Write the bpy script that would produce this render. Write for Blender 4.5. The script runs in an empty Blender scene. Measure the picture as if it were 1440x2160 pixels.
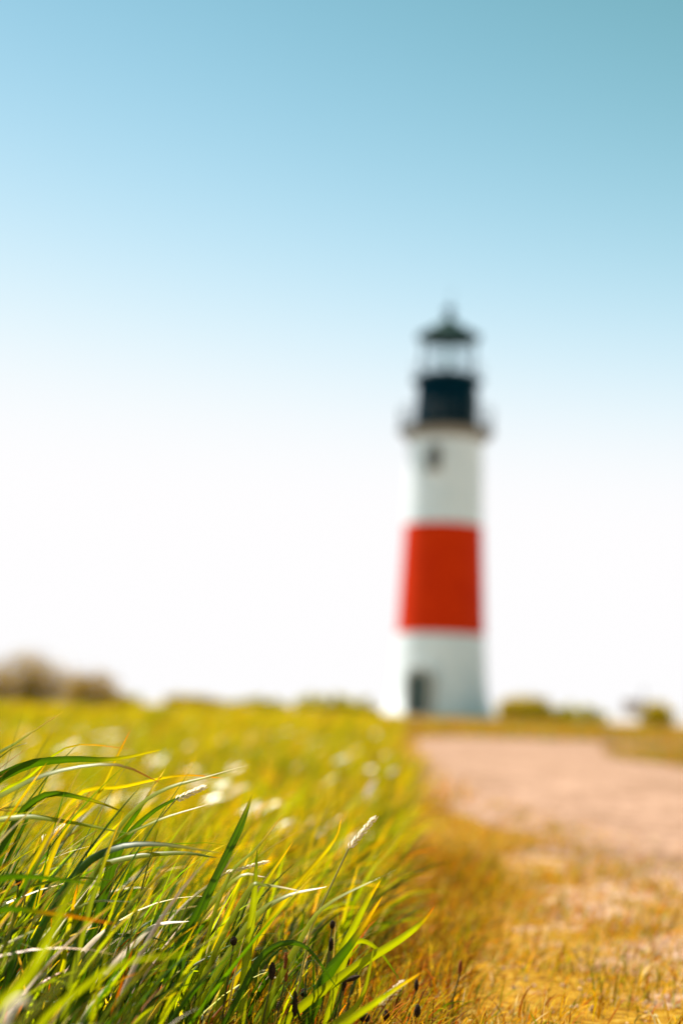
import bpy, math, random
import numpy as np
from mathutils import Matrix, Vector

R = math.radians
PI = math.pi
rng = np.random.default_rng(7)
random.seed(7)
scene = bpy.context.scene
COL = scene.collection

# ------------------------------------------------------------------ camera, sky, sun, exposure
EYE = 0.45
cam_data = bpy.data.cameras.new('camera')
cam = bpy.data.objects.new('camera', cam_data)
COL.objects.link(cam)
cam.matrix_world = (Matrix.Translation((0, 0, EYE)) @ Matrix.Rotation(PI / 2 + R(7.86), 4, 'X')
                    @ Matrix.Rotation(R(2.1), 4, 'Z'))
cam_data.sensor_fit = 'VERTICAL'
cam_data.sensor_height = 36.0
cam_data.lens = 50.0
cam_data.clip_start = 0.02
cam_data.clip_end = 20000
cam_data.dof.use_dof = True
cam_data.dof.focus_distance = 1.85
cam_data.dof.aperture_fstop = 1.8
cam_data.dof.aperture_blades = 0
scene.camera = cam

SUN_AZ = 47.0      # degrees to the left of the view direction (+Y)
SUN_EL = 63.0
world = bpy.data.worlds.new("World")
scene.world = world
world.use_nodes = True
wn = world.node_tree
wn.nodes.clear()
sky = wn.nodes.new('ShaderNodeTexSky')
sky.sky_type = 'NISHITA'
sky.sun_disc = False
sky.sun_elevation = R(SUN_EL)
sky.sun_rotation = R(-SUN_AZ)
sky.altitude = 2000
sky.air_density = 1.0
sky.dust_density = 0.1
sky.ozone_density = 1.0
EXPOSURE = 1.0
# a clear summer sky: deep cyan overhead, bleaching to white towards the horizon (tone of the sky per channel)
SKY_POWER = (3.6, 2.9, 4.4)
SKY_GAIN = (4.6, 1.62, 0.235)
SKY_CAP = (0.998, 0.988, 0.998)
sep = wn.nodes.new('ShaderNodeSeparateColor'); com = wn.nodes.new('ShaderNodeCombineColor')
wn.links.new(sky.outputs[0], sep.inputs[0])
for i in range(3):
    def mth(op, src, val):
        n = wn.nodes.new('ShaderNodeMath'); n.operation = op
        wn.links.new(src, n.inputs[0]); n.inputs[1].default_value = val
        return n.outputs[0]
    q = mth('POWER', mth('MULTIPLY', sep.outputs[i], 0.1 / 0.3), SKY_POWER[i])
    q = mth('MULTIPLY', q, -SKY_GAIN[i] / SKY_CAP[i])
    ex = wn.nodes.new('ShaderNodeMath'); ex.operation = 'EXPONENT'; wn.links.new(q, ex.inputs[0])
    inv = wn.nodes.new('ShaderNodeMath'); inv.operation = 'SUBTRACT'; inv.inputs[0].default_value = 1.0
    wn.links.new(ex.outputs[0], inv.inputs[1])
    wn.links.new(mth('MULTIPLY', inv.outputs[0], SKY_CAP[i] * 10.0 / 2 ** EXPOSURE), com.inputs[i])
bg = wn.nodes.new('ShaderNodeBackground'); bg.inputs['Strength'].default_value = 0.10
wo = wn.nodes.new('ShaderNodeOutputWorld')
wn.links.new(com.outputs[0], bg.inputs[0])
wn.links.new(bg.outputs[0], wo.inputs[0])

sun_data = bpy.data.lights.new('sun', 'SUN')
sun_data.energy = 5.0
sun_data.angle = R(0.53)
sun_data.color = (1.0, 0.93, 0.82)
sun = bpy.data.objects.new('sun', sun_data)
COL.objects.link(sun)
sdir = Vector((-math.sin(R(SUN_AZ)) * math.cos(R(SUN_EL)), math.cos(R(SUN_AZ)) * math.cos(R(SUN_EL)), math.sin(R(SUN_EL))))
sun.rotation_euler = sdir.to_track_quat('Z', 'Y').to_euler()

scene.view_settings.view_transform = 'Standard'
scene.view_settings.look = 'None'
scene.view_settings.gamma = 1.0
scene.view_settings.use_curve_mapping = False
scene.view_settings.exposure = EXPOSURE
scene.render.engine = 'CYCLES'
scene.cycles.use_denoising = True
scene.cycles.max_bounces = 8
scene.cycles.transparent_max_bounces = 12
scene.cycles.caustics_reflective = False
scene.cycles.caustics_refractive = False

# ------------------------------------------------------------------ helpers
def new_mat(name):
    m = bpy.data.materials.new(name)
    m.use_nodes = True
    m.node_tree.nodes.clear()
    return m, m.node_tree.nodes, m.node_tree.links

def ramp(nodes, stops):
    n = nodes.new('ShaderNodeValToRGB')
    cr = n.color_ramp
    while len(cr.elements) < len(stops):
        cr.elements.new(0.5)
    for e, (p, c) in zip(cr.elements, stops):
        e.position = p
        e.color = (*c, 1)
    return n

def noise(nodes, links, scale, detail=5, rough=0.6, vec=None):
    n = nodes.new('ShaderNodeTexNoise')
    n.inputs['Scale'].default_value = scale
    n.inputs['Detail'].default_value = detail
    n.inputs['Roughness'].default_value = rough
    if vec is not None:
        links.new(vec, n.inputs['Vector'])
    return n

def paint_mat(name, c0, c1, scale=3.0, rough=0.55, bump=0.15, spec=0.4, metallic=0.0, bscale=40):
    """weathered paint / stone: two tones mixed by noise plus fine bump"""
    m, N, L = new_mat(name)
    tc = N.new('ShaderNodeTexCoord')
    n = noise(N, L, scale, 8, 0.65, tc.outputs['Object'])
    r = ramp(N, [(0.35, c0), (0.7, c1)])
    L.new(n.outputs['Fac'], r.inputs['Fac'])
    b = N.new('ShaderNodeBsdfPrincipled')
    L.new(r.outputs['Color'], b.inputs['Base Color'])
    b.inputs['Roughness'].default_value = rough
    b.inputs['Metallic'].default_value = metallic
    b.inputs['Specular IOR Level'].default_value = spec
    n2 = noise(N, L, bscale, 4, 0.6, tc.outputs['Object'])
    bp = N.new('ShaderNodeBump')
    bp.inputs['Strength'].default_value = bump
    bp.inputs['Distance'].default_value = 0.02
    L.new(n2.outputs['Fac'], bp.inputs['Height'])
    L.new(bp.outputs['Normal'], b.inputs['Normal'])
    o = N.new('ShaderNodeOutputMaterial')
    L.new(b.outputs[0], o.inputs['Surface'])
    return m

def blade_mat(name, trans=0.55, tgain=(2.2, 1.9, 0.6), rough=0.32, gloss=0.5):
    """a leaf: diffuse + light through the leaf + waxy gloss, colour from the blade's own attribute"""
    m, N, L = new_mat(name)
    a = N.new('ShaderNodeAttribute'); a.attribute_name = 'tint'
    d = N.new('ShaderNodeBsdfPrincipled')
    L.new(a.outputs['Color'], d.inputs['Base Color'])
    d.inputs['Roughness'].default_value = rough
    d.inputs['Specular IOR Level'].default_value = gloss
    mul = N.new('ShaderNodeMix'); mul.data_type = 'RGBA'; mul.blend_type = 'MULTIPLY'
    mul.inputs['Factor'].default_value = 1.0
    mul.clamp_result = False
    L.new(a.outputs['Color'], mul.inputs['A'])
    mul.inputs['B'].default_value = (*tgain, 1)
    t = N.new('ShaderNodeBsdfTranslucent')
    L.new(mul.outputs['Result'], t.inputs['Color'])
    mx = N.new('ShaderNodeMixShader'); mx.inputs['Fac'].default_value = trans
    fm = N.new('ShaderNodeMath'); fm.operation = 'MULTIPLY'; fm.inputs[1].default_value = trans
    L.new(a.outputs['Alpha'], fm.inputs[0]); L.new(fm.outputs[0], mx.inputs['Fac'])
    L.new(d.outputs[0], mx.inputs[1]); L.new(t.outputs[0], mx.inputs[2])
    o = N.new('ShaderNodeOutputMaterial')
    L.new(mx.outputs[0], o.inputs['Surface'])
    return m

def mesh_np(name, verts, faces, mat, tint=None, smooth=True, parent=None):
    """verts (n,3), faces (m,4) int arrays -> ONE linked mesh object"""
    me = bpy.data.meshes.new(name)
    n, m = len(verts), len(faces)
    k = faces.shape[1]
    me.vertices.add(n)
    me.vertices.foreach_set('co', np.ascontiguousarray(verts, dtype=np.float32).ravel())
    me.loops.add(m * k)
    me.loops.foreach_set('vertex_index', np.ascontiguousarray(faces, dtype=np.int32).ravel())
    me.polygons.add(m)
    me.polygons.foreach_set('loop_start', np.arange(0, m * k, k, dtype=np.int32))
    me.polygons.foreach_set('loop_total', np.full(m, k, dtype=np.int32))
    me.polygons.foreach_set('use_smooth', np.full(m, smooth, dtype=bool))
    me.update(calc_edges=True)
    if tint is not None:
        at = me.attributes.new('tint', 'FLOAT_COLOR', 'POINT')
        c = np.ones((n, 4), dtype=np.float32); c[:, :3] = tint
        c[:, 3] = np.clip(1 - 1.4 * c[:, 2] / np.maximum(c[:, 0], .01), .1, 1)     # straw and highlight-coloured leaves let little light through
        at.data.foreach_set('color', c.ravel())
    me.materials.append(mat)
    o = bpy.data.objects.new(name, me)
    COL.objects.link(o)
    if parent: o.parent = parent
    return o

class MB:
    """collects simple shapes into one mesh"""
    def __init__(self): self.v = []; self.f = []
    def _add(self, vs, fs):
        b = len(self.v); self.v += [tuple(q) for q in vs]; self.f += [tuple(i + b for i in q) for q in fs]
    def lathe(self, prof, n=64, cx=0, cy=0, cap=True, ph=0.0):
        vs, fs = [], []
        for r, z in prof:
            for i in range(n):
                a = 2 * PI * i / n + ph
                vs.append((cx + r * math.cos(a), cy + r * math.sin(a), z))
        k = len(prof)
        for j in range(k - 1):
            for i in range(n):
                i2 = (i + 1) % n
                fs.append((j * n + i, j * n + i2, (j + 1) * n + i2, (j + 1) * n + i))
        if cap:
            fs.append(tuple(range(n - 1, -1, -1)))
            fs.append(tuple((k - 1) * n + i for i in range(n)))
        self._add(vs, fs); return self
    def box(self, c, s, M=None):
        vs = []
        for x in (-.5, .5):
            for y in (-.5, .5):
                for z in (-.5, .5):
                    p = Vector((c[0] + x * s[0], c[1] + y * s[1], c[2] + z * s[2]))
                    vs.append(M @ p if M else p)
        self._add(vs, [(0, 1, 3, 2), (4, 6, 7, 5), (0, 4, 5, 1), (2, 3, 7, 6), (0, 2, 6, 4), (1, 5, 7, 3)]); return self
    def tube(self, pts, rad, n=8):
        pts = [Vector(p) for p in pts]
        rads = rad if isinstance(rad, (list, tuple)) else [rad] * len(pts)
        vs, fs = [], []
        for i, p in enumerate(pts):
            t = (pts[min(i + 1, len(pts) - 1)] - pts[max(i - 1, 0)]).normalized()
            u = t.orthogonal().normalized() if abs(t.z) > 0.9 else t.cross(Vector((0, 0, 1))).normalized()
            w = t.cross(u)
            for k in range(n):
                a = 2 * PI * k / n
                vs.append(p + rads[i] * (math.cos(a) * u + math.sin(a) * w))
        for i in range(len(pts) - 1):
            for k in range(n):
                k2 = (k + 1) % n
                fs.append((i * n + k, i * n + k2, (i + 1) * n + k2, (i + 1) * n + k))
        fs.append(tuple(range(n - 1, -1, -1))); fs.append(tuple((len(pts) - 1) * n + k for k in range(n)))
        self._add(vs, fs); return self
    def prism(self, outline, y0, y1, M=None):
        """outline in x,z pushed from y0 to y1"""
        n = len(outline)
        vs = [Vector((x, y0, z)) for x, z in outline] + [Vector((x, y1, z)) for x, z in outline]
        if M: vs = [M @ q for q in vs]
        fs = [tuple(range(n)), tuple(range(2 * n - 1, n - 1, -1))]
        for i in range(n):
            j = (i + 1) % n
            fs.append((i, i + n, j + n, j))
        self._add(vs, fs); return self
    def build(self, name, mat, parent=None, smooth=35):
        me = bpy.data.meshes.new(name)
        me.from_pydata(self.v, [], self.f)
        me.update()
        me.materials.append(mat)
        if smooth:
            me.polygons.foreach_set('use_smooth', [True] * len(me.polygons))
            me.set_sharp_from_angle(angle=R(smooth))
        o = bpy.data.objects.new(name, me)
        COL.objects.link(o)
        if parent: o.parent = parent
        return o

def tag(o, label=None, cat=None, group=None, kind=None):
    if label: o['label'] = label
    if cat: o['category'] = cat
    if group: o['group'] = group
    if kind: o['kind'] = kind
    return o

def empty(name, loc, rz=0):
    o = bpy.data.objects.new(name, None)
    o.location = loc; o.rotation_euler = (0, 0, rz)
    o.empty_display_size = 0.1
    COL.objects.link(o)
    return o

# where tall grass ends and the dry verge starts: x as a function of distance
BY = [0, 1.0, 1.85, 2.5, 3.5, 6.4, 9.2, 15, 22.7, 30, 45, 75]
BX = [-.2, -.12, -.02, .06, .17, .36, .42, .62, 1.0, 1.4, 2.0, 3.0]
def grass_edge(y): return np.interp(y, BY, BX)
PLY = [-1, 1.5, 3, 4.2, 5.2, 6.4, 9.2, 15, 22.7, 26, 29, 30.4, 31]
PLX = [1.7, 1.4, 1.15, 1.0, .80, .46, .42, .62, 1.05, 1.9, 5.5, 11, 20]
PRY = [-1, 2, 5, 9, 14, 17, 21, 24.5, 26, 27]
PRX = [4.6, 4.3, 3.9, 3.6, 3.35, 3.3, 4.0, 5.8, 10.0, 20]
def path_l(y): return np.interp(y, PLY, PLX)
def path_r(y): return np.interp(y, PRY, PRX)

# ------------------------------------------------------------------ ground
def ground_mat():
    m, N, L = new_mat('ground_soil')
    tc = N.new('ShaderNodeTexCoord')
    P = tc.outputs['Object']
    big = noise(N, L, 4.2, 7, 0.66, P)
    fine = noise(N, L, 38, 9, 0.72, P)
    dry = ramp(N, [(0.34, (.07, .03, .004)), (0.46, (.26, .12, .006)), (0.56, (.38, .21, .012)), (0.72, (.50, .34, .10))])
    L.new(fine.outputs['Fac'], dry.inputs['Fac'])
    grav = ramp(N, [(0.3, (.26, .14, .085)), (0.55, (.42, .26, .18)), (0.8, (.60, .43, .33))])
    vor = N.new('ShaderNodeTexVoronoi'); vor.inputs['Scale'].default_value = 70
    L.new(P, vor.inputs['Vector'])
    bw = N.new('ShaderNodeRGBToBW'); L.new(vor.outputs['Color'], bw.inputs[0])
    L.new(bw.outputs[0], grav.inputs['Fac'])
    # bare gravel shows through the turf towards the path
    sep = N.new('ShaderNodeSeparateXYZ'); L.new(P, sep.inputs[0])
    mr = N.new('ShaderNodeMapRange')
    mr.inputs['From Min'].default_value = 0.1; mr.inputs['From Max'].default_value = 1.1
    mr.inputs['To Min'].default_value = -0.18; mr.inputs['To Max'].default_value = 0.20
    L.new(sep.outputs['X'], mr.inputs['Value'])
    far = N.new('ShaderNodeMapRange')
    far.inputs['From Min'].default_value = 4.0; far.inputs['From Max'].default_value = 9.0
    far.inputs['To Min'].default_value = 0.0; far.inputs['To Max'].default_value = -0.35
    L.new(sep.outputs['Y'], far.inputs['Value'])
    ad = N.new('ShaderNodeMath'); ad.operation = 'ADD'
    L.new(big.outputs['Fac'], ad.inputs[0]); L.new(mr.outputs[0], ad.inputs[1])
    ad2 = N.new('ShaderNodeMath'); ad2.operation = 'ADD'
    L.new(ad.outputs[0], ad2.inputs[0]); L.new(far.outputs[0], ad2.inputs[1])
    th = N.new('ShaderNodeMapRange')
    th.inputs['From Min'].default_value = 0.46; th.inputs['From Max'].default_value = 0.60
    L.new(ad2.outputs[0], th.inputs['Value'])
    under_shade = N.new('ShaderNodeMapRange')  # soil painted darker to stand for shade beneath the tall grass
    under_shade.inputs['From Min'].default_value = -0.15; under_shade.inputs['From Max'].default_value = 0.25
    L.new(sep.outputs['X'], under_shade.inputs['Value'])
    fary = N.new('ShaderNodeMapRange')  # far soil darkened to cut warm bounce light on the tower
    fary.inputs['From Min'].default_value = 9; fary.inputs['From Max'].default_value = 16
    fary.inputs['To Min'].default_value = 1; fary.inputs['To Max'].default_value = 0.12
    L.new(sep.outputs['Y'], fary.inputs['Value'])
    hmul = N.new('ShaderNodeMath'); hmul.operation = 'MULTIPLY'
    L.new(under_shade.outputs[0], hmul.inputs[0]); L.new(fary.outputs[0], hmul.inputs[1])
    hm = N.new('ShaderNodeMix'); hm.data_type = 'RGBA'
    L.new(hmul.outputs[0], hm.inputs['Factor'])
    bounce_soil = N.new('ShaderNodeMapRange')  # pale neutral far soil, added to bounce light onto the tower
    bounce_soil.inputs['From Min'].default_value = 30; bounce_soil.inputs['From Max'].default_value = 48
    L.new(sep.outputs['Y'], bounce_soil.inputs['Value'])
    sm = N.new('ShaderNodeMix'); sm.data_type = 'RGBA'
    L.new(bounce_soil.outputs[0], sm.inputs['Factor'])
    sm.inputs['A'].default_value = (.055, .045, .006, 1); sm.inputs['B'].default_value = (.37, .345, .31, 1)
    L.new(sm.outputs['Result'], hm.inputs['A']); L.new(dry.outputs['Color'], hm.inputs['B'])
    mix = N.new('ShaderNodeMix'); mix.data_type = 'RGBA'
    L.new(th.outputs[0], mix.inputs['Factor'])
    L.new(hm.outputs['Result'], mix.inputs['A']); L.new(grav.outputs['Color'], mix.inputs['B'])
    b = N.new('ShaderNodeBsdfPrincipled'); b.inputs['Roughness'].default_value = 0.95
    b.inputs['Specular IOR Level'].default_value = 0.1
    L.new(mix.outputs['Result'], b.inputs['Base Color'])
    bp = N.new('ShaderNodeBump'); bp.inputs['Strength'].default_value = 0.6; bp.inputs['Distance'].default_value = 0.012
    L.new(fine.outputs['Fac'], bp.inputs['Height']); L.new(bp.outputs['Normal'], b.inputs['Normal'])
    o = N.new('ShaderNodeOutputMaterial'); L.new(b.outputs[0], o.inputs['Surface'])
    return m

def path_mat():
    m, N, L = new_mat('path_gravel')
    tc = N.new('ShaderNodeTexCoord'); P = tc.outputs['Object']
    vor = N.new('ShaderNodeTexVoronoi'); vor.inputs['Scale'].default_value = 38
    L.new(P, vor.inputs['Vector'])
    bw = N.new('ShaderNodeRGBToBW'); L.new(vor.outputs['Color'], bw.inputs[0])
    big = noise(N, L, 1.6, 7, 0.66, P)
    st = ramp(N, [(0.2, (.195, .108, .066)), (0.5, (.305, .178, .113)), (0.8, (.46, .29, .205))])
    L.new(bw.outputs[0], st.inputs['Fac'])
    wr = ramp(N, [(0.34, (.66, .60, .50)), (0.5, (.93, .91, .89)), (0.66, (1.14, 1.15, 1.18))])
    L.new(big.outputs['Fac'], wr.inputs['Fac'])
    mx = N.new('ShaderNodeMix'); mx.data_type = 'RGBA'; mx.blend_type = 'MULTIPLY'; mx.inputs['Factor'].default_value = 1
    L.new(st.outputs['Color'], mx.inputs['A']); L.new(wr.outputs['Color'], mx.inputs['B'])
    b = N.new('ShaderNodeBsdfPrincipled'); b.inputs['Roughness'].default_value = 0.9
    b.inputs['Specular IOR Level'].default_value = 0.2
    L.new(mx.outputs['Result'], b.inputs['Base Color'])
    bp = N.new('ShaderNodeBump'); bp.inputs['Strength'].default_value = 0.5; bp.inputs['Distance'].default_value = 0.01
    L.new(vor.outputs['Distance'], bp.inputs['Height']); bp.invert = True
    L.new(bp.outputs['Normal'], b.inputs['Normal'])
    o = N.new('ShaderNodeOutputMaterial'); L.new(b.outputs[0], o.inputs['Surface'])
    return m

g = MB(); g._add([(-4000, -300, 0), (4000, -300, 0), (4000, 6000, 0), (-4000, 6000, 0)], [(0, 1, 2, 3)])
tag(g.build('ground', ground_mat(), None, 0), 'dry sandy ground with thatch and bare gravel patches', 'ground', kind='structure')

ys = np.arange(-1.0, 26.8, 0.12)
pv, pf = [], []
NX = 10
for i, y in enumerate(ys):
    l = path_l(y) + 0.10 * math.sin(y * 2.3) + 0.07 * math.sin(y * 5.9 + 1) + rng.normal(0, .03)
    r = path_r(y) + 0.12 * math.sin(y * 1.7 + 2) + rng.normal(0, .03)
    for k in range(NX):
        t = k / (NX - 1)
        pv.append((l + (r - l) * t, y, 0.004 + 0.025 * math.sin(PI * t) ** 0.7))
for i in range(len(ys) - 1):
    for k in range(NX - 1):
        pf.append((i * NX + k, i * NX + k + 1, (i + 1) * NX + k + 1, (i + 1) * NX + k))
# the bend to the right at the far end
tag(mesh_np('path', np.array(pv), np.array(pf), path_mat()), 'pale gravel path running towards the lighthouse', 'path', kind='structure')

# loose stones on the bare ground near the path
def stones(n):
    base = np.array([(1, 0, 0), (-1, 0, 0), (0, 1, 0), (0, -1, 0), (0, 0, 1), (0, 0, -1)], float)
    tri = np.array([(0, 2, 4), (2, 1, 4), (1, 3, 4), (3, 0, 4), (2, 0, 5), (1, 2, 5), (3, 1, 5), (0, 3, 5)])
    y = 1.9 + 4.0 * rng.random(n) ** 1.3
    l = grass_edge(y) + 0.12
    x = l + (1.6 - l) * rng.random(n) ** 0.5
    s = rng.uniform(.002, .006, n) * rng.uniform(.7, 1.3, n)
    V = base[None] * s[:, None, None] * rng.uniform(.6, 1.2, (n, 6, 1)) * np.array([1, 1, .7])
    a = rng.uniform(0, 2 * PI, n)[:, None]
    X = V[..., 0] * np.cos(a) - V[..., 1] * np.sin(a); Y = V[..., 0] * np.sin(a) + V[..., 1] * np.cos(a)
    V = np.stack([X + x[:, None], Y + y[:, None], V[..., 2] + 0.002 + s[:, None] * .25], -1)
    F = tri[None] + 6 * np.arange(n)[:, None, None]
    c = np.array((.52, .36, .25)) * rng.uniform(.45, 1.45, (n, 1)) * np.array((1, 1, 1)) + rng.normal(0, .02, (n, 3))
    return V.reshape(-1, 3), F.reshape(-1, 3), np.clip(np.repeat(c, 6, 0), .05, .8)
def tint_mat(name, rough=.9):
    m, N, L = new_mat(name)
    a = N.new('ShaderNodeAttribute'); a.attribute_name = 'tint'
    b = N.new('ShaderNodeBsdfPrincipled'); b.inputs['Roughness'].default_value = rough
    b.inputs['Specular IOR Level'].default_value = 0.25
    L.new(a.outputs['Color'], b.inputs['Base Color'])
    o = N.new('ShaderNodeOutputMaterial'); L.new(b.outputs[0], o.inputs['Surface'])
    return m
M_TINT = tint_mat('loose_gravel')
v, f, c = stones(5000)
tag(mesh_np('gravel', v, f, M_TINT, c, smooth=False), 'loose pinkish gravel scattered over the dry verge', 'gravel', kind='stuff')

# ------------------------------------------------------------------ lighthouse
M_white = paint_mat('white_masonry_paint', (.72, .79, .85), (.84, .89, .94), 1.2, .6, .25, bscale=14)
M_red = paint_mat('red_masonry_paint', (.62, .026, .0003), (.74, .040, .0006), 1.2, .7, .2, spec=.08, bscale=14)
M_dark = paint_mat('black_iron_paint', (.0003, .018, .034), (.0006, .026, .046), 3, .7, .1, spec=.03)
M_roof = paint_mat('green_black_roof_paint', (.0008, .026, .024), (.0015, .036, .033), 3, .7, .1, spec=.05)
M_rail = paint_mat('rail_iron_paint', (.012, .032, .04), (.03, .055, .065), 3, .5, .1)
M_stone = paint_mat('pale_foundation_stone', (.55, .51, .46), (.72, .68, .62), 2.2, .8, .4, bscale=9)
M_tan = paint_mat('tan_cornice_paint', (.24, .21, .17), (.34, .30, .25), 3, .6, .2)
M_door = paint_mat('dark_green_door_paint', (.016, .045, .048), (.026, .06, .062), 4, .5, .1)
M_frame = paint_mat('grey_frame_paint', (.35, .34, .31), (.45, .44, .41), 4, .6, .1)
M_brass = paint_mat('old_brass', (.35, .24, .08), (.5, .36, .14), 9, .35, .1, metallic=1.0)
def glass_mat(name, tint=(.98, .995, 1.0), refl=.03):
    m, N, L = new_mat(name)
    t = N.new('ShaderNodeBsdfTransparent'); t.inputs['Color'].default_value = (*tint, 1)
    g_ = N.new('ShaderNodeBsdfGlossy'); g_.inputs['Roughness'].default_value = .03
    mx = N.new('ShaderNodeMixShader'); mx.inputs['Fac'].default_value = refl
    L.new(t.outputs[0], mx.inputs[1]); L.new(g_.outputs[0], mx.inputs[2])
    o = N.new('ShaderNodeOutputMaterial'); L.new(mx.outputs[0], o.inputs['Surface'])
    return m
M_glass = glass_mat('lantern_glass')
M_pane = paint_mat('dark_window_glass', (.01, .015, .02), (.02, .03, .035), 2, .08, 0.02, spec=.6)

LH = (5.3, 73.0, 0)
lh = empty('lighthouse', LH)
tag(lh, 'white lighthouse tower with one broad red band and black lantern behind the path', 'lighthouse')

def rad_at(z): return float(np.interp(z, [0, .25, .9, 1.9, 4.35, 9.95, 14.4], [3.15, 2.88, 2.56, 2.40, 2.25, 2.01, 1.92]))
prof = lambda zs: [(rad_at(z), z) for z in zs]
MB().lathe([(3.35, 0), (3.35, .16), (3.12, .24), (3.0, .25)], 96).build('foundation', M_stone, lh)
tw = MB()
tw.lathe(prof([.2, .3, .5, .7, .9, 1.2, 1.5, 1.9, 2.6, 3.4, 4.35]), 96)
tw.build('tower_wall', M_white, lh)
MB().lathe(prof([9.95, 11, 12, 13, 14.4]), 96).build('tower_wall', M_white, lh)
MB().lathe([(rad_at(z) + .004, z) for z in np.linspace(4.35, 9.95, 9)], 96).build('red_band', M_red, lh)

AZ = R(-25)      # door and window face slightly left of the camera
def face_mat(z, out=0.0, az=AZ):
    """local frame on the wall: x along the wall, y outward-negative, z up"""
    r = rad_at(z) + out
    return Matrix.Translation((r * math.sin(az), -r * math.cos(az), 0)) @ Matrix.Rotation(az, 4, 'Z')
def arch(w, z0, z1, n=10):
    pts = [(-w / 2, z0), (w / 2, z0)]
    zc = z1 - w / 2
    for i in range(n + 1):
        a = PI * i / n
        pts.append((w / 2 * math.cos(a), zc + w / 2 * math.sin(a)))
    return pts
Md = face_mat(1.2)
door = MB().prism(arch(.96, .25, 2.36), -.34, .5, Md).build('door', M_door, lh)
fr = MB()
outer, inner = arch(1.42, .25, 2.62, 14), arch(.96, .25, 2.36, 14)
for i in range(1, len(outer) - 1 + 1):
    j = (i + 1) % len(outer)
    if i == 0: continue
    q = [inner[i], outer[i], outer[j], inner[j]]
    if i == len(outer) - 1: q = [inner[i], outer[i], outer[0], inner[0]]
    fr.prism(q, -.44, .3, Md)
fr.build('door_frame', M_frame, door)
MB().lathe([(.0, -.03), (.035, -.02), (.04, 0), (.035, .02), (.0, .03)], 12, cap=False).build('handle', M_brass, door).location = Md @ Vector((.4, -.37, 1.25))
MB().box((0, -.75, .17), (1.5, .7, .20), Md).build('door_step', M_stone, lh)
Mw = face_mat(13.2, 0, R(-21))
win = MB().prism(arch(.62, 12.65, 13.85), -.05, .3, Mw).build('window', M_pane, lh)
fr = MB()
outer, inner = arch(.82, 12.6, 13.97, 14), arch(.62, 12.65, 13.85, 14)
for i in range(1, len(outer)):
    j = (i + 1) % len(outer)
    fr.prism([inner[i], outer[i], outer[j], inner[j]], -.12, .2, Mw)
fr.box((0, -.075, 13.2), (.05, .04, 1.1), Mw).box((0, -.08, 13.2), (.6, .04, .05), Mw)
fr.build('frame', M_frame, win)
MB().box((0, -.1, 12.55), (.95, .3, .10), Mw).build('sill', M_stone, win)

# main gallery
MB().lathe([(1.88, 14.36), (2.02, 14.40), (2.04, 14.52), (2.16, 14.66), (2.2, 14.82), (2.2, 14.86)], 96).build('cornice', M_tan, lh)
MB().lathe([(2.46, 14.862), (2.5, 14.88), (2.5, 14.97), (2.46, 14.99)], 96).build('gallery_deck', M_rail, lh)
for k in range(16):
    a = 2 * PI * k / 16
    Mk = Matrix.Rotation(a, 4, 'Z')
    MB().prism([(1.97, 14.42), (2.05, 14.42), (2.42, 14.80), (2.42, 14.858), (2.14, 14.858), (1.97, 14.6)], -.06, .06, Mk).build('bracket', M_tan, lh, 0)
def railing(r, z0, z1, n, rails, pr=.022):
    m = MB()
    for k in range(n):
        a = 2 * PI * k / n
        m.tube([(r * math.cos(a), r * math.sin(a), z0), (r * math.cos(a), r * math.sin(a), z1 + .03)], pr, 6)
    for z in rails:
        pts = [(r * math.cos(2 * PI * k / 64), r * math.sin(2 * PI * k / 64), z) for k in range(65)]
        m.tube(pts, pr * .85, 6)
    return m
railing(2.42, 14.99, 16.1, 24, (15.25, 15.55, 15.85, 16.1)).build('gallery_railing', M_rail, lh)
# watch room drum
dr = MB().lathe([(1.66, 14.992), (1.66, 15.1), (1.60, 15.14), (1.57, 17.40), (1.66, 17.46), (1.66, 17.56)], 64).build('watch_room', M_dark, lh)
wd = MB()
Mr = Matrix.Rotation(R(62), 4, 'Z')
wd.prism([(-.32, 15.15), (.32, 15.15), (.32, 16.95), (-.32, 16.95)], -1.66, -1.50, Mr)
wd.build('hatch_door', M_rail, dr)
MB().lathe([(1.82, 17.562), (1.86, 17.58), (1.86, 17.66), (1.82, 17.68)], 64).build('lantern_gallery_deck', M_dark, lh)
railing(1.82, 17.68, 18.45, 12, (18.05, 18.45), .016).build('lantern_railing', M_rail, lh)
# lantern room
MB().lathe([(1.47, 17.682), (1.47, 17.92), (1.44, 17.94)], 10, ph=R(18)).build('lantern_curb', M_rail, lh, 20)
lan = MB()
for k in range(10):
    a = 2 * PI * k / 10 + R(18)
    lan.tube([(1.42 * math.cos(a), 1.42 * math.sin(a), 17.9), (1.42 * math.cos(a), 1.42 * math.sin(a), 20.0)], .035, 8)
lan.lathe([(1.36, 19.86), (1.47, 19.86), (1.47, 19.98), (1.36, 19.98)], 10, cap=False, ph=R(18))
lan.lathe([(1.40, 18.92), (1.44, 18.92), (1.44, 18.96), (1.40, 18.96)], 10, cap=False, ph=R(18))
lan.build('lantern_frame', M_rail, lh, 20)
for k in range(10):
    a0 = 2 * PI * k / 10 + R(18); a1 = a0 + 2 * PI / 10
    p0 = Vector((1.41 * math.cos(a0), 1.41 * math.sin(a0), 0)); p1 = Vector((1.41 * math.cos(a1), 1.41 * math.sin(a1), 0))
    gp = MB(); up0, up1 = Vector((0, 0, 17.93)), Vector((0, 0, 19.88))
    gp._add([p0 + up0, p1 + up0, p1 + up1, p0 + up1], [(0, 1, 2, 3)])
    gp.build('glass_pane', M_glass, lh, 0)
MB().lathe([(.30, 17.93), (.30, 18.0), (.10, 18.05), (.10, 18.45), (.24, 18.5), (.24, 18.56)], 20).build('lamp_pedestal', M_rail, lh)
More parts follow.
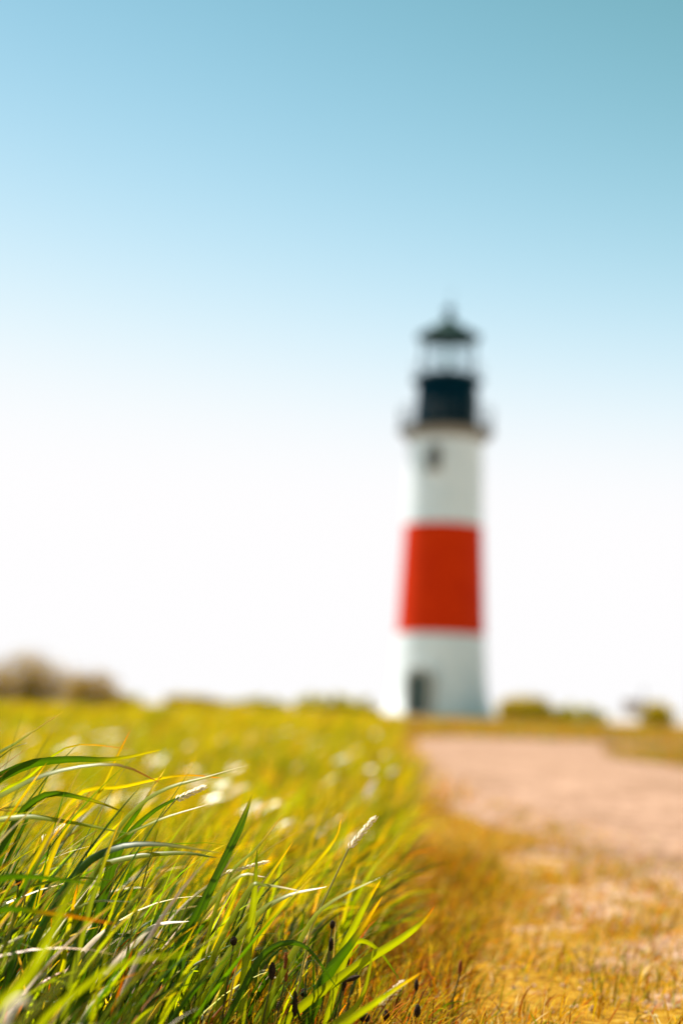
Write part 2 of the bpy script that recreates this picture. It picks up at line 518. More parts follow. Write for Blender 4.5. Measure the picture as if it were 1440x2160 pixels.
MB().lathe([(.20, 18.562), (.30, 18.65), (.34, 18.85), (.30, 19.05), (.20, 19.14)], 20).build('lamp_lens', glass_mat('lens_glass', (.75, .82, .80), .2), lh)
MB().lathe([(1.40, 19.99), (1.72, 19.95), (1.74, 20.01), (1.68, 20.08), (1.15, 20.38), (.6, 20.72), (.22, 21.0), (.2, 21.08)], 10, ph=R(18)).build('lantern_roof', M_roof, lh, 20)
MB().lathe([(.10, 21.08), (.14, 21.12), (.12, 21.2), (.24, 21.32), (.29, 21.46), (.24, 21.6), (.12, 21.7), (.03, 21.74)], 24).build('ventilator_ball', M_dark, lh)
MB().tube([(.08, 0, 21.6), (.08, 0, 22.75)], [.03, .012], 6).build('lightning_rod', M_rail, lh)

# ------------------------------------------------------------------ grass builder (numpy)
def blades(root, L, az, th0, th1, w0, twist, base_c, tip_c, tip_at=.7, S=10, cols=3, pw=1.3, fold=.25, wp=.45):
    """root (n,3); th = angle from vertical at foot and tip; az = heading of the lean"""
    n = len(L)
    s = np.linspace(0, 1, S + 1)
    th = th0[:, None] + (th1 - th0)[:, None] * s[None] ** pw
    dl = (L / S)[:, None]
    hx, hz = np.sin(th) * dl, np.cos(th) * dl
    R_ = np.concatenate([np.zeros((n, 1)), np.cumsum((hx[:, 1:] + hx[:, :-1]) / 2, 1)], 1)
    Z = np.concatenate([np.zeros((n, 1)), np.cumsum((hz[:, 1:] + hz[:, :-1]) / 2, 1)], 1)
    ca, sa = np.cos(az)[:, None], np.sin(az)[:, None]
    C = np.stack([root[:, :1] + R_ * ca, root[:, 1:2] + R_ * sa, root[:, 2:3] + Z], -1)
    C[..., 2] = np.maximum(C[..., 2], .003)
    T = np.stack([np.sin(th) * ca, np.sin(th) * sa, np.cos(th)], -1)
    side = np.stack([-sa + 0 * th, ca + 0 * th, 0 * th], -1)
    nor = np.cross(side, T)
    tw = twist[:, :1] + (twist[:, 1:2] - twist[:, :1]) * s[None]
    ct, st = np.cos(tw)[..., None], np.sin(tw)[..., None]
    sd = side * ct + nor * st
    nn = np.cross(sd, T)
    wprof = np.minimum(1, .35 + s / wp * .65) * np.clip(1 - s, 0, 1) ** .75 * 1.25
    w = w0[:, None] * wprof[None]
    if cols == 3:
        V = np.stack([C - sd * w[..., None] * .5 + nn * (w * fold)[..., None], C, C + sd * w[..., None] * .5 + nn * (w * fold)[..., None]], 2)
    else:
        V = np.stack([C - sd * w[..., None] * .5, C + sd * w[..., None] * .5], 2)
    idx = np.arange(n * (S + 1) * cols).reshape(n, S + 1, cols)
    F = np.stack([idx[:, :-1, :-1], idx[:, :-1, 1:], idx[:, 1:, 1:], idx[:, 1:, :-1]], -1).reshape(-1, 4)
    k = np.clip((s - tip_at) / (1 - tip_at), 0, 1)[None, :, None]
    col = base_c[:, None] * (1 - k) + tip_c[:, None] * k
    col = col * np.exp(rng.normal(0, .13, (n, S + 1, 1)))          # blotches along the leaf
    if cols == 3:
        vein = np.array([.86, 1.32, .92])[None, None, :, None]     # paler midrib
        col = col[:, :, None] * vein * np.exp(rng.normal(0, .08, (n, S + 1, 3, 1)))
    else:
        col = np.repeat(col[:, :, None], cols, 2)
    return V.reshape(-1, 3), F, col.reshape(-1, 3)

def pick(n, table):
    """table rows: (weight, colour, spread)"""
    w = np.array([t[0] for t in table], float); w /= w.sum()
    i = rng.choice(len(table), n, p=w)
    c = np.array([t[1] for t in table], float)[i]
    s = np.array([t[2] for t in table], float)[i]
    return np.clip(c * np.exp(rng.normal(0, 1, (n, 1)) * s[:, None]) * np.exp(rng.normal(0, .08, (n, 3))), .002, .9)

M_blade = blade_mat('fresh_grass_blade', .50, (3.3, 2.75, .2), .40, .34)
M_field = blade_mat('field_grass_blade', .5, (2.8, 2.5, .2), .6, .06)
M_dry = blade_mat('dry_grass_blade', .35, (1.5, 1.35, .6), .7, .08)

GREEN = (.022, .058, .001); YGREEN = (.14, .178, .002); OLIVE = (.22, .19, .003)
SUNLIT = (.62, .50, .40)  # sun highlight painted into the colour of some blades
STRAW = (.50, .36, .14); RUST = (.30, .075, .005); GOLD = (.42, .24, .003)

def join(parts):
    vs, fs, cs, b = [], [], [], 0
    for v_, f_, c_ in parts:
        vs.append(v_); fs.append(f_ + b); cs.append(c_); b += len(v_)
    return np.concatenate(vs), np.concatenate(fs), np.concatenate(cs)

# --- the tall clump in focus
def near_clump(n, wide):
    y = 1.50 + 1.0 * rng.random(n)
    e = grass_edge(y) - .04
    lo = -.26 * y - .55
    x = lo + (e - lo) * rng.random(n) ** 1.15
    d = e - x                                  # distance into the clump
    keep = (rng.random(n) < np.clip(.25 + d * 2.2, 0, 1)) & ~((y < 1.80) & (x > -.20))
    x, y, d = x[keep], y[keep], d[keep]; n = len(x)
    hmax = np.interp(d, [0, .14, .40, .7], [.17, .27, .40, .45]) * np.interp(y, [1.5, 1.7, 2.0, 2.6], [.72, .97, 1.0, .6])
    L = hmax * np.clip(rng.normal(.74, .22, n), .3, 1.25)
    az = rng.normal(0.0, .45, n)
    th0 = R(1) * rng.normal(16, 8, n); th1 = R(1) * np.clip(np.where(rng.random(n) < .12 + .5 * np.clip(d - .25, 0, .5), rng.normal(88, 20, n), rng.normal(42, 14, n)), 15, 130)
    w = rng.uniform(*((.007, .0135) if wide else (.003, .009)), n)
    tw = np.stack([rng.normal(-.3, .8, n), rng.normal(-.4, 1.0, n)], 1)
    b = pick(n, [(5, GREEN, .35), (4.5, YGREEN, .25), (1.0, OLIVE, .2), (1.4 if wide else .8, SUNLIT, .15)])
    t = np.where(rng.random((n, 1)) < .55, pick(n, [(1, RUST, .3), (1.3, GOLD, .2), (1.6, STRAW, .2)]), b)
    root = np.stack([x, y, np.zeros(n)], 1)
    return blades(root, L, az, th0, th1, w, tw, b, t, .78, 12, 3)
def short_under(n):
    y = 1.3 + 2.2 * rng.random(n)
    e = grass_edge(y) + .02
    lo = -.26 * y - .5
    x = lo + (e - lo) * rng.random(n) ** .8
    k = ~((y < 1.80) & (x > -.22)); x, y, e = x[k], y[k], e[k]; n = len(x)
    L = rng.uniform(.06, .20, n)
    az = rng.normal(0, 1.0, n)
    b = pick(n, [(6, (.014, .036, .001), .3), (2, YGREEN, .25), (1.2, RUST, .3), (.8, STRAW, .25)])  # dark green share paints the shade low between the tall blades
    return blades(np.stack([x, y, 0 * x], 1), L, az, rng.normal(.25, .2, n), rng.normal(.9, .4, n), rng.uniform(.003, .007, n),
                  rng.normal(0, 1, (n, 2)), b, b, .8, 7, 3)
def front(n):
    y = rng.uniform(.85, 1.25, n)
    x = -.30 * y + rng.uniform(-.55, .10, n)
    L = rng.uniform(.16, .33, n)
    b = pick(n, [(3, GREEN, .25), (4, YGREEN, .2)])
    return blades(np.stack([x, y, 0 * x], 1), L, rng.normal(0, .5, n), rng.normal(.3, .15, n), rng.normal(1.2, .3, n), rng.uniform(.006, .011, n),
                  rng.normal(0, 1, (n, 2)), b, b, .8, 10, 3)

# --- blades that stand out, laid out in metres on the plane where the clump grows (x, z, y)
def px(u, v_, y=1.85):
    """metres for a spot of the clump at distance y"""
    a, b_ = (u - 720) / 3000, (1080 - v_) / 3000
    cr, sr, cp, sp = math.cos(R(2.1)), math.sin(R(2.1)), math.cos(R(7.86)), math.sin(R(7.86))
    xx, zz = a * cr - b_ * sr, a * sr + b_ * cr
    fy, fz = cp - zz * sp, sp + zz * cp
    return (xx * y / fy, y, EYE + fz * y / fy)
def curve_blade(pts, w0, y, base, tip, roll, tip_at=.75, S=18, y2=None):
    """a ribbon through the given spots, foot led down to the soil"""
    y2 = y if y2 is None else y2
    n = len(pts)
    P = [Vector(px(u, q, y + (y2 - y) * i / (n - 1))) for i, (u, q) in enumerate(pts)]
    d = (P[0] - P[1]); d.normalize(); d = (d + Vector((0, 0, -1.6))).normalized()
    if P[0].z > .02:
        k = P[0].z / max(.2, -d.z)
        P = [P[0] + d * k] + ([P[0] + d * k * .45] if k > .15 else []) + P
    # Catmull-Rom
    Q = []
    E = [P[0] * 2 - P[1]] + P + [P[-1] * 2 - P[-2]]
    m = len(P) - 1
    for i in range(S + 1):
        t = i / S * m; j = min(int(t), m - 1); t -= j
        a, b_, c_, e_ = E[j:j + 4]
        Q.append(.5 * ((2 * b_) + (c_ - a) * t + (2 * a - 5 * b_ + 4 * c_ - e_) * t * t + (3 * b_ - a - 3 * c_ + e_) * t ** 3))
    V, C = [], []
    for i, p in enumerate(Q):
        s = i / S
        T = (Q[min(i + 1, S)] - Q[max(i - 1, 0)]).normalized()
        flat = T.cross(Vector((0, 1, 0))).normalized()      # faces the path side
        dep = T.cross(flat)
        ro = roll[0] + (roll[1] - roll[0]) * s
        sd = flat * math.cos(ro) + dep * math.sin(ro)
        nn = sd.cross(T)
        w = w0 * min(1, .35 + s / .4 * .65) * (1 - s) ** .7 * 1.2
        V += [p - sd * w * .5 + nn * w * .18, p, p + sd * w * .5 + nn * w * .18]
        k = max(0, (s - tip_at) / (1 - tip_at))
        cc = (np.array(base) * (1 - k) + np.array(tip) * k) * math.exp(random.gauss(0, .14))
        C += [cc * .85, cc * 1.35, cc * .95]
    F = [(i * 3 + k, i * 3 + k + 1, i * 3 + k + 4, i * 3 + k + 3) for i in range(S) for k in (0, 1)]
    return np.array([tuple(q) for q in V]), np.array(F), np.array(C)

HERO = [
    ([(-60, 1640), (40, 1562), (135, 1500)], 0.0130, 1.85, YGREEN, GOLD, (-0.75, -1.06)),
    ([(-50, 1660), (15, 1585), (60, 1566)], 0.0104, 1.85, YGREEN, SUNLIT, (-0.85, -1.17)),
    ([(-60, 1700), (40, 1622), (140, 1603), (240, 1602), (345, 1580)], 0.0169, 1.84, GREEN, OLIVE, (0.54, 0.30)),
    ([(-60, 1730), (30, 1660), (130, 1622), (250, 1612), (345, 1655)], 0.0169, 1.80, YGREEN, RUST, (-1.17, -0.96)),
    ([(-20, 1700), (60, 1640), (150, 1574), (280, 1580)], 0.0065, 1.88, YGREEN, RUST, (0.36, 0.54)),
    ([(20, 1760), (90, 1680), (180, 1685), (270, 1716)], 0.0130, 1.82, GREEN, OLIVE, (0.54, 0.18)),
    ([(-50, 1760), (40, 1722), (140, 1732), (280, 1760)], 0.0156, 1.78, YGREEN, YGREEN, (-1.06, -0.75)),
    ([(130, 1760), (200, 1690), (250, 1590), (277, 1537)], 0.0078, 1.86, OLIVE, RUST, (0.30, 0.18)),
    ([(150, 1690), (260, 1660), (380, 1636), (475, 1642)], 0.0078, 1.88, OLIVE, RUST, (0.48, 0.30)),
    ([(230, 1780), (290, 1700), (355, 1660), (430, 1640), (530, 1612)], 0.0130, 1.86, YGREEN, OLIVE, (-1.06, -0.85)),
    ([(240, 1800), (300, 1700), (350, 1620)], 0.0104, 1.88, GREEN, STRAW, (0.30, 0.54)),
    ([(250, 1800), (320, 1715), (410, 1668)], 0.0130, 1.90, GREEN, GREEN, (0.24, 0.30)),
    ([(220, 1800), (320, 1735), (440, 1696)], 0.0104, 1.86, YGREEN, SUNLIT, (-1.06, -0.85)),
    ([(60, 2010), (150, 1850), (230, 1790), (330, 1778), (470, 1800)], 0.0221, 1.80, GREEN, OLIVE, (-0.75, -1.06)),
    ([(120, 2030), (190, 1850), (260, 1810), (380, 1798), (460, 1810)], 0.0156, 1.86, YGREEN, GREEN, (-0.96, -0.75)),
    ([(430, 2000), (480, 1850), (540, 1788), (598, 1715)], 0.0130, 1.87, YGREEN, GOLD, (-0.96, -1.17)),
    ([(360, 2040), (440, 1880), (510, 1730), (536, 1668)], 0.0117, 1.85, GREEN, OLIVE, (0.18, 0.06)),
    ([(380, 2050), (450, 1870), (505, 1760), (530, 1690)], 0.0091, 1.83, GREEN, GREEN, (0.12, 0.18)),
    ([(515, 2080), (535, 1900), (543, 1787)], 0.0143, 1.84, YGREEN, GREEN, (0.12, 0.00)),
    ([(470, 2090), (540, 1900), (620, 1772)], 0.0117, 1.92, YGREEN, GOLD, (0.18, 0.18)),
    ([(500, 2060), (600, 1900), (700, 1780), (720, 1727)], 0.0104, 1.98, OLIVE, GOLD, (0.30, 0.24)),
    ([(560, 2120), (628, 1985), (690, 1905), (840, 1832)], 0.0195, 1.84, YGREEN, YGREEN, (-0.96, -1.27)),
    ([(640, 2180), (690, 2060), (745, 1985), (808, 1888)], 0.0208, 1.85, GREEN, GOLD, (0.12, 0.21)),
    ([(620, 2200), (700, 2050), (770, 1910), (803, 1856)], 0.0169, 1.90, YGREEN, GOLD, (0.24, 0.24)),
    ([(600, 2160), (730, 2055), (840, 1985), (890, 1945), (917, 1910)], 0.0156, 1.84, YGREEN, RUST, (0.30, 0.12)),
    ([(690, 2150), (740, 2000), (790, 1998), (845, 2070)], 0.0117, 1.86, YGREEN, GREEN, (0.48, 0.18)),
    ([(690, 2180), (760, 2110), (790, 1990)], 0.0104, 1.80, YGREEN, YGREEN, (0.18, 0.06)),
    ([(700, 2190), (800, 2110), (890, 2050)], 0.0130, 1.70, YGREEN, GOLD, (0.24, 0.18)),
    ([(560, 2010), (640, 1995), (715, 2090)], 0.0117, 1.83, GREEN, GREEN, (0.06, 0.12)),
    ([(60, 2060), (110, 1960), (185, 1903), (290, 1902)], 0.0156, 1.78, YGREEN, SUNLIT, (-1.06, -1.27)),
    ([(200, 2080), (280, 1990), (330, 1950), (400, 1943)], 0.0169, 1.84, SUNLIT, SUNLIT, (-0.85, -1.06)),
    ([(-60, 2060), (0, 2000), (80, 1958)], 0.0156, 1.70, SUNLIT, YGREEN, (-0.96, -1.06)),
    ([(120, 2090), (200, 1980), (300, 1920)], 0.0169, 1.86, SUNLIT, OLIVE, (-0.75, -0.85)),
    ([(320, 2090), (400, 1960), (500, 1850), (560, 1850)], 0.0156, 1.88, YGREEN, SUNLIT, (-0.75, -1.06)),
    ([(420, 2120), (520, 1950), (600, 1890), (690, 1870)], 0.0182, 1.87, YGREEN, SUNLIT, (-0.85, -1.06)),
    ([(430, 2060), (520, 1880), (560, 1866), (640, 1880)], 0.0130, 1.82, YGREEN, SUNLIT, (-0.75, -1.17)),
    ([(60, 2200), (180, 2080), (270, 2030), (420, 2010)], 0.0085, 1.38, YGREEN, YGREEN, (.3, .4)),
    ([(-60, 2180), (60, 2060), (140, 1900), (170, 1840)], 0.0143, 1.30, YGREEN, GREEN, (0.18, 0.24)),
    ([(-120, 2000), (-20, 1870), (60, 1850), (240, 1870)], 0.0156, 1.60, GREEN, GREEN, (0.54, 0.24)),
    ([(-120, 2060), (-20, 1930), (90, 1925), (250, 1950)], 0.0130, 1.55, GREEN, RUST, (0.48, 0.30)),
    ([(-10, 2250), (10, 2140), (45, 2105), (75, 2130)], 0.0169, 1.10, SUNLIT, YGREEN, (-1.06, -0.85)),
]
parts = [near_clump(850, True), near_clump(1000, False), short_under(3000), front(10)]
for pts, w, y, b, t, ro in HERO:
    parts.append(curve_blade(pts, w, y, b, t, ro))
v, f, c = join(parts)
tag(mesh_np('tall_grass', v, f, M_blade, c), 'tall windblown green grass clump leaning right in the foreground', 'grass', kind='stuff')

# --- the field behind, out of focus
def field(n, y0, y1, p, Lr, wr, S, tab, spread=.30):
    y = y0 + (y1 - y0) * rng.random(n) ** p
    e = grass_edge(y) - .03
    lo = -spread * y - 1.0
    x = lo + (e - lo) * rng.random(n)
    clump = .75 + .5 * (np.sin(x * 2.3 + 1.3 * np.sin(y * .9)) * np.sin(y * 1.1 + x * .7) > -.1)
    L = rng.uniform(*Lr, n) * np.clip(clump, .75, 1.2)
    b = pick(n, tab)
    t = np.where(rng.random((n, 1)) < .4, pick(n, [(1, GOLD, .25), (.3, STRAW, .2), (.4, RUST, .3)]), b)
    return blades(np.stack([x, y, 0 * x], 1), L, rng.normal(0, .6, n), rng.normal(.3, .2, n), np.clip(rng.normal(1.15, .4, n), .2, 2.2),
                  rng.uniform(*wr, n), rng.normal(0, 1, (n, 2)), b, t, .65, S, 2)
FT = [(3, GREEN, .25), (6, YGREEN, .22), (4.5, OLIVE, .22), (1.5, GOLD, .25), (.5, STRAW, .2)]
FT2 = [(1.5, GREEN, .25), (5, YGREEN, .22), (5.5, OLIVE, .22), (2.0, GOLD, .25), (.4, STRAW, .2)]
v, f, c = join([field(16000, 2.4, 7, 1.1, (.12, .26), (.005, .009), 6, FT, .30),
                field(26000, 7, 20, 1.1, (.14, .30), (.007, .013), 5, FT, .28),
                field(40000, 20, 78, 1.2, (.22, .42), (.016, .034), 4, FT2, .28)])
tag(mesh_np('field_grass', v, f, M_field, c), 'green and gold grass field left of the path running back to the skyline', 'grass', kind='stuff')

def glint(n):  # short pale leaf bits added to stand for blurred sun glints
    y = 3.4 + 14 * rng.random(n) ** 1.3
    lo = -.26 * y - .5; e = grass_edge(y) - .1
    x = lo + (e - lo) * rng.random(n)
    b = pick(n, [(1, (.78, .68, .56), .08)])
    return blades(np.stack([x, y, rng.uniform(.08, .20, n)], 1), rng.uniform(.05, .11, n), rng.normal(0, .5, n), rng.normal(.95, .2, n), rng.normal(1.35, .25, n),
                  rng.uniform(.012, .026, n), rng.normal(-.72, .22, (n, 2)), b, b, .9, 5, 3, fold=.05)
M_glint = blade_mat('glint_grass_blade', .1, (1, 1, 1), .4, .8)
v, f, c = glint(170)
tag(mesh_np('glint_grass', v, f, M_glint, c), 'scattered pale leaf tips added as sun glints among the green field grass', 'grass', kind='stuff')

# --- dry turf: verge left of the path, lawn right of it, strip before the tower
def dry(n, y0, y1, xl, xr, Lr, wr, tab, p=1.0, S=4, thin=None):
    y = y0 + (y1 - y0) * rng.random(n) ** p
    l, r = xl(y), xr(y)
    x = l + (r - l) * rng.random(n)
    if thin is not None:
        k = rng.random(n) < thin(x, y); x, y = x[k], y[k]; n = len(x)
    L = rng.uniform(*Lr, n)
    b = pick(n, tab)
    return blades(np.stack([x, y, 0 * x], 1), L, rng.normal(.1, 1.2, n), rng.normal(.35, .25, n), rng.normal(1.2, .5, n),
                  rng.uniform(*wr, n), rng.normal(0, 1, (n, 2)), b, b, .8, S, 2)
DT = [(4.5, (.48, .26, .006), .25), (1.8, RUST, .3), (1.3, YGREEN, .3), (1.8, STRAW, .25), (1.4, OLIVE, .3)]
RT = [(1.8, RUST, .35), (3.5, GOLD, .3), (1.6, OLIVE, .3), (.8, YGREEN, .3), (1.3, (.09, .03, .006), .3)]  # rusty sedge colours; the dark brown paints shade beside the clump
def patch(x, y):
    g_ = np.sin(x * 9.1 + 2 * np.sin(y * 2.2)) * np.sin(y * 4.3 + 2.7 * x) + .6 * np.sin(x * 21 + 3 * np.sin(y * 7))
    l = grass_edge(y); t = np.clip((x - l) / np.maximum(path_l(y) - l, .2), 0, 1.3)
    return np.clip(1.0 - .85 * t + .60 * g_, .03, 1)
v, f, c = join([
    dry(30000, 1.75, 7, lambda y: grass_edge(y) - .12, lambda y: path_l(y) + .45, (.025, .075), (.0018, .0042), DT, 1.2, 4, patch),
    dry(26000, 1.75, 4.2, lambda y: grass_edge(y) - .12, lambda y: path_l(y) + .3, (.010, .034), (.0015, .004), DT, 1.1, 3, lambda x, y: np.clip(.12 + patch(x, y), 0, 1)),
    dry(5200, 1.75, 4.4, lambda y: grass_edge(y) - .15, lambda y: grass_edge(y) + .06 + .05 * y, (.03, .11), (.002, .004), RT, 1.0, 5),
    dry(9000, 7, 29, lambda y: grass_edge(y) - .2, lambda y: path_l(y) + .35, (.05, .16), (.004, .01), DT, 1.1, 4, lambda x, y: np.clip(1 - (x - path_l(y) + .05) / .35, .0, 1)),
    dry(14000, 5, 29, lambda y: np.minimum(path_r(y), 9.5) - .1, lambda y: np.minimum(path_r(y), 9.5) + 1 + .16 * y, (.06, .18), (.006, .014), DT, .9, 4),
    dry(30000, 27, 76, lambda y: grass_edge(y), lambda y: .30 * y + 3 + 0 * y, (.16, .34), (.018, .04), DT, 1.0, 4),
])
tag(mesh_np('dry_turf', v, f, M_dry, c), 'low orange and gold dry turf along both sides of the path', 'dry grass', kind='stuff')

# ------------------------------------------------------------------ shrubs on the skyline
M_leaf = blade_mat('shrub_leaf', .4, (2.0, 1.8, .5), .6, .15)
M_bark = paint_mat('shrub_bark', (.09, .06, .04), (.17, .12, .085), 8, .9, .3)
def shrub(name, label, cat, x, y, w, d, h, nleaf, leaf, tab, ntwig=40, lumps=7, bare=0.0, group=None):
    o = empty(name, (x, y, 0)); tag(o, label, cat, group)
    tm = MB()
    ends = []
    for k in range(ntwig):
        a = random.uniform(0, 2 * PI); q = math.sqrt(random.random())
        ex, ey = q * math.cos(a) * w / 2, q * math.sin(a) * d / 2
        ez = h * (1 - .55 * q * q) * random.uniform(.72 - bare * .35, 1.05 + bare * .3)
        bx, by = ex * .35 + random.uniform(-.1, .1), ey * .35
        mid = (bx * .5 + ex * .5 + random.uniform(-.08, .08), by * .5 + ey * .5, ez * .55)
        tm.tube([(bx, by, 0), mid, (ex, ey, ez)], [.022, .013, .004], 5)
        for j in range(3):
            t = random.uniform(.5, .95)
            p0 = Vector(mid).lerp(Vector((ex, ey, ez)), t)
            p1 = p0 + Vector((random.uniform(-.25, .25), random.uniform(-.25, .25), random.uniform(.05, .35))) * h * .4
            tm.tube([p0, p1], [.007, .002], 4); ends.append(p1)
        ends.append(Vector((ex, ey, ez)))
    tm.build('stems', M_bark, o)
    E = np.array([tuple(e) for e in ends])
    ce = E[rng.integers(0, len(E), nleaf)]
    low = rng.random(nleaf) < (.55 * (1 - bare))
    ce[low, 2] *= rng.random(low.sum()) ** .7
    P = ce + rng.normal(0, 1, (nleaf, 3)) * np.array([.10, .10, .09]) * max(.5, h) * (.75 + .6 * bare)
    P[:, 2] = np.abs(P[:, 2]) + .03
    u = rng.normal(0, 1, (nleaf, 3)); u /= np.linalg.norm(u, axis=1, keepdims=True)
    v_ = np.cross(u, rng.normal(0, 1, (nleaf, 3))); v_ /= np.linalg.norm(v_, axis=1, keepdims=True)
    s = rng.uniform(.6, 1.3, (nleaf, 1)) * leaf
    V = np.stack([P - u * s, P + v_ * s * .42, P + u * s, P - v_ * s * .42], 1).reshape(-1, 3)
    V[:, 2] = np.maximum(V[:, 2], .01)
    F = np.arange(nleaf * 4).reshape(-1, 4)
    mesh_np('foliage', V, F, M_leaf, np.repeat(pick(nleaf, tab), 4, 0), smooth=False, parent=o)
    return o
BR = [(3, (.26, .155, .025), .35), (2, (.28, .17, .05), .3), (3, (.28, .21, .005), .3)]
GR = [(3, (.34, .33, .003), .25), (2, (.40, .35, .004), .25), (1, (.22, .22, .003), .25)]
OR = [(3, (.36, .31, .003), .25), (2, (.44, .33, .004), .25), (1, (.24, .21, .003), .25)]
shrub('shrub', 'large brownish half-bare thicket rising over the grass at the left edge', 'shrub', -8.7, 40, 4.4, 2.6, 1.34, 7500, .045, BR, 190, bare=.7)
shrub('shrub', 'lower twiggy brown bush at the right foot of the large thicket', 'shrub', -6.5, 39, 1.7, 1.5, 1.0, 3000, .045, BR, 70, bare=.7)
shrub('shrub', 'small rounded green bush next to the twiggy brown bushes', 'shrub', -8.6, 60, 1.4, 1.4, .70, 3500, .05, GR, 24)
shrub('shrub', 'low olive bush on the skyline midway between thicket and lighthouse', 'shrub', -6.0, 62, 3.4, 1.8, .80, 8500, .05, OR, 30)
shrub('shrub', 'long flat olive bush on the skyline between the two rounded ones', 'shrub', -3.4, 66, 3.2, 1.8, .80, 8000, .05, GR, 40)
shrub('shrub', 'rounded green bush on the skyline left of the lighthouse', 'shrub', -.35, 64, 3.2, 2.0, 1.05, 10000, .05, GR, 40)
shrub('shrub', 'small dark green bush closest to the left foot of the lighthouse', 'shrub', 1.35, 66, 1.5, 1.2, .88, 5000, .05, GR, 24)
shrub('shrub', 'wide olive green bush just right of the lighthouse', 'shrub', 8.9, 66, 3.0, 2.2, 1.30, 9000, .06, OR, 60)
shrub('shrub', 'low green bush between the wide olive bush and the pale sign board', 'shrub', 12.1, 72, 3.2, 1.6, 1.0, 8000, .06, GR, 44)
shrub('shrub', 'rounded green bush right of the sign post', 'shrub', 14.4, 64, 1.5, 1.5, 1.22, 6000, .055, OR, 30)
shrub('shrub', 'dark brown bush at the right edge of the picture', 'shrub', 17.0, 64, 1.5, 1.4, 1.1, 3500, .05, BR, 30, bare=.4)

# ------------------------------------------------------------------ small things at the far end of the path
M_wood = paint_mat('weathered_post_wood', (.10, .085, .07), (.20, .17, .14), 6, .85, .3)
M_board = paint_mat('faded_sign_paint', (.52, .42, .38), (.66, .55, .50), 3, .7, .1)
sg = empty('sign_post', (13.55, 63, 0)); tag(sg, 'slim dark post with a pale pinkish board fixed to its left side', 'sign')
MB().lathe([(.04, 0), (.04, 1.75), (.02, 1.8)], 10).build('post', M_wood, sg)
MB().box((-.48, 0, .95), (.84, .04, .62)).build('board', M_board, sg, 0)
for z in (.7, 1.2): MB().box((-.48, -.03, z), (.86, .02, .05)).build('batten', M_wood, sg, 0)

# ------------------------------------------------------------------ seed heads among the grass
M_head = paint_mat('brown_seed_head', (.014, .006, .003), (.07, .030, .012), 260, .9, .5, bscale=900)
M_rusthead = paint_mat('rust_seed_head', (.25, .05, .010), (.42, .12, .02), 300, .9, .5, bscale=900)
M_stem = paint_mat('wiry_stem', (.07, .075, .012), (.12, .10, .02), 60, .6, .1)
def ear_mat():
    m, N, L = new_mat('straw_ear')
    tc = N.new('ShaderNodeTexCoord')
    n = noise(N, L, 300, 3, .6, tc.outputs['Object'])
    r = ramp(N, [(.35, (.62, .50, .32)), (.65, (.88, .80, .66))]); L.new(n.outputs['Fac'], r.inputs['Fac'])
    d = N.new('ShaderNodeBsdfDiffuse'); t = N.new('ShaderNodeBsdfTranslucent')
    L.new(r.outputs['Color'], d.inputs['Color']); L.new(r.outputs['Color'], t.inputs['Color'])
    mx = N.new('ShaderNodeMixShader'); mx.inputs['Fac'].default_value = .8
    L.new(d.outputs[0], mx.inputs[1]); L.new(t.outputs[0], mx.inputs[2])
    o = N.new('ShaderNodeOutputMaterial'); L.new(mx.outputs[0], o.inputs['Surface'])
    return m
M_straw = ear_mat()
M_strawstem = paint_mat('straw_stem', (.30, .28, .06), (.42, .36, .12), 60, .6, .1)
def bumpy(length, r, n=12, k=14):
    m = MB(); prof_ = []
    for i in range(k + 1):
        t = i / k
        rr = r * math.sin(PI * min(1, max(0.0, .06 + t * .9))) ** .55 * (1 + .16 * (i % 2))
        prof_.append((rr, -length / 2 + length * t))
    m.lathe(prof_, n)
    m.v = [(x * (1 + random.uniform(-.14, .14)), y * (1 + random.uniform(-.14, .14)), z) for x, y, z in m.v]
    return m
def plantain(u, q, y, length, r, label, group=None, rot=0.0, mat=None):
    top = Vector(px(u, q, y))
    o = empty('plantain', (top.x - .012, y, 0))
    tag(o, label, 'seed head', group)
    hz = top.z
    MB().tube([(0, 0, 0), (.003, 0, hz * .5), (.012, 0, hz - length * .4)], [.0016, .0013, .0011], 6).build('stem', M_stem, o)
    hd = bumpy(length, r).build('seed_head', mat or M_head, o, 60)
    hd.location = (.012, 0, hz); hd.rotation_euler = (0, rot, 0)
    return o
GP = 'dark seed heads along the edge of the tall grass'
plantain(622, 2118, 1.83, .030, .0034, 'longest dark cylindrical seed head, low among the grass stems', GP)
plantain(574, 2048, 1.83, .021, .0042, 'plump dark brown seed head left of the rust-red spike', GP)
plantain(701, 1950, 1.95, .011, .0034, 'highest dark round seed head, above the dark diagonal blade', GP)
plantain(698, 1992, 1.93, .017, .0030, 'narrow dark seed head right below the highest round one', GP)
plantain(726, 2072, 1.86, .021, .0030, 'dark seed head beside the stem of the wide dark green blade', GP, .1)
plantain(676, 2076, 1.86, .013, .0032, 'short dark seed head left of the wide dark green blade', GP)
plantain(640, 2094, 1.92, .011, .0036, 'small round brown seed head between two broad leaves', GP)
plantain(734, 2024, 2.02, .014, .0024, 'faint thin dark seed head half hidden behind the arching blade', GP)
plantain(700, 2080, 1.98, .013, .0036, 'blurred dark seed head behind the fork of the wide blade', GP)
plantain(743, 2064, 1.90, .020, .0030, 'dark seed head bent over to the right on its stalk', GP, 1.2)
plantain(765, 2144, 1.90, .013, .0040, 'left one of the touching pair of round dark seed heads', GP)
plantain(774, 2146, 1.93, .011, .0036, 'right one of the touching pair of round dark seed heads', GP)
plantain(814, 2142, 1.98, .015, .0042, 'blurred dark seed head under the long pale drooping blade', GP)
plantain(880, 2132, 1.97, .017, .0040, 'dark seed head standing alone farthest right on the verge', GP)
plantain(878, 2078, 2.06, .016, .0030, 'slim blurred seed head above the one farthest right', GP)
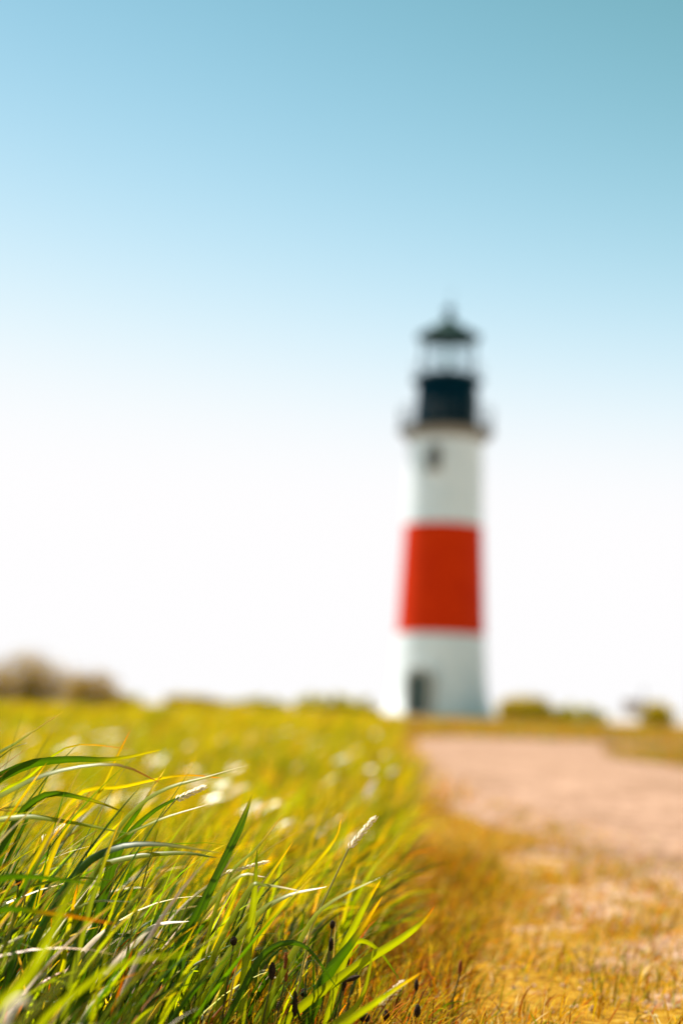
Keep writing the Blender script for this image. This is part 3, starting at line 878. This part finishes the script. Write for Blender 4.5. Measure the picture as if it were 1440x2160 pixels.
plantain(589, 2124, 1.90, .014, .0034, 'small dark seed head left of the longest one', GP)
plantain(41, 1853, 1.80, .018, .0040, 'dark seed head on a thin stalk at the far left of the grass', GP)
plantain(493, 1985, 1.84, .011, .0042, 'fuzzy brown seed head in the middle of the tall grass', GP)
plantain(972 - 2, 2040, 2.12, .020, .0028, 'rust tinged thin spike on the open verge right of the grass', GP, .05, M_rusthead)
plantain(603, 2040, 1.84, .036, .0028, 'rust-red upright spike among the dark seed heads', GP, -.05, M_rusthead)

def ear(pts, y, length, r, label, head=M_straw):
    P = [Vector(px(u, q, y)) for u, q in pts]
    d = (P[0] - P[1]).normalized(); d = (d + Vector((0, 0, -1.4))).normalized()
    foot = P[0] + d * (P[0].z / max(.2, -d.z))
    o = empty('seeding_grass', (foot.x, y, 0)); tag(o, label, 'grass ear', 'pale grass ears')
    loc = Vector((foot.x, y, 0))
    MB().tube([foot - loc] + [p - loc for p in P[:-1]], [.0016] + [.0012] * (len(P) - 1), 6).build('stem', M_strawstem, o)
    a, b_ = P[-2] - loc, P[-1] - loc
    m = MB(); ax = (b_ - a)
    up = ax.normalized(); sx = up.cross(Vector((0, 1, 0))).normalized()
    nsp = 34
    for i in range(nsp):                                   # papery scales, left and right in turn, each a pointed flake
        t = i / nsp
        c0 = a + ax * t
        ang = i * 2.4
        out = (sx * math.cos(ang) + Vector((0, 1, 0)) * math.sin(ang) * .6)
        tip = c0 + up * length * .17 + out * r * (1.5 - .7 * t)
        mid = c0 + up * length * .07 + out * r * .9
        wd_ = (up.cross(out).normalized() * .5 + sx * .6) * r * .55
        m._add([c0, mid + wd_, tip, mid - wd_], [(0, 1, 2, 3)])
    m.tube([a, a + ax], [.0007, .0003], 5)
    m.build('ear', head, o, 60)
ear([(655, 1960), (735, 1790), (788, 1727)], 1.86, .05, .0036, 'white feathery grass ear rising at the right end of the clump')
ear([(250, 1830), (370, 1688), (430, 1660)], 1.90, .045, .0036, 'plump straw coloured ear leaning right above the left grass')
ear([(60, 1860), (90, 1775), (140, 1742)], 1.98, .04, .0050, 'golden ear half hidden behind drooping blades at the left')
ear([(760, 2190), (800, 2120), (850, 2072)], 2.06, .04, .0050, 'pale fluffy ear low over the verge by the blurred blade')
ear([(400, 1900), (475, 1842), (560, 1818)], 1.87, .05, .0022, 'thin pale green ear lying across the upright dark blades')
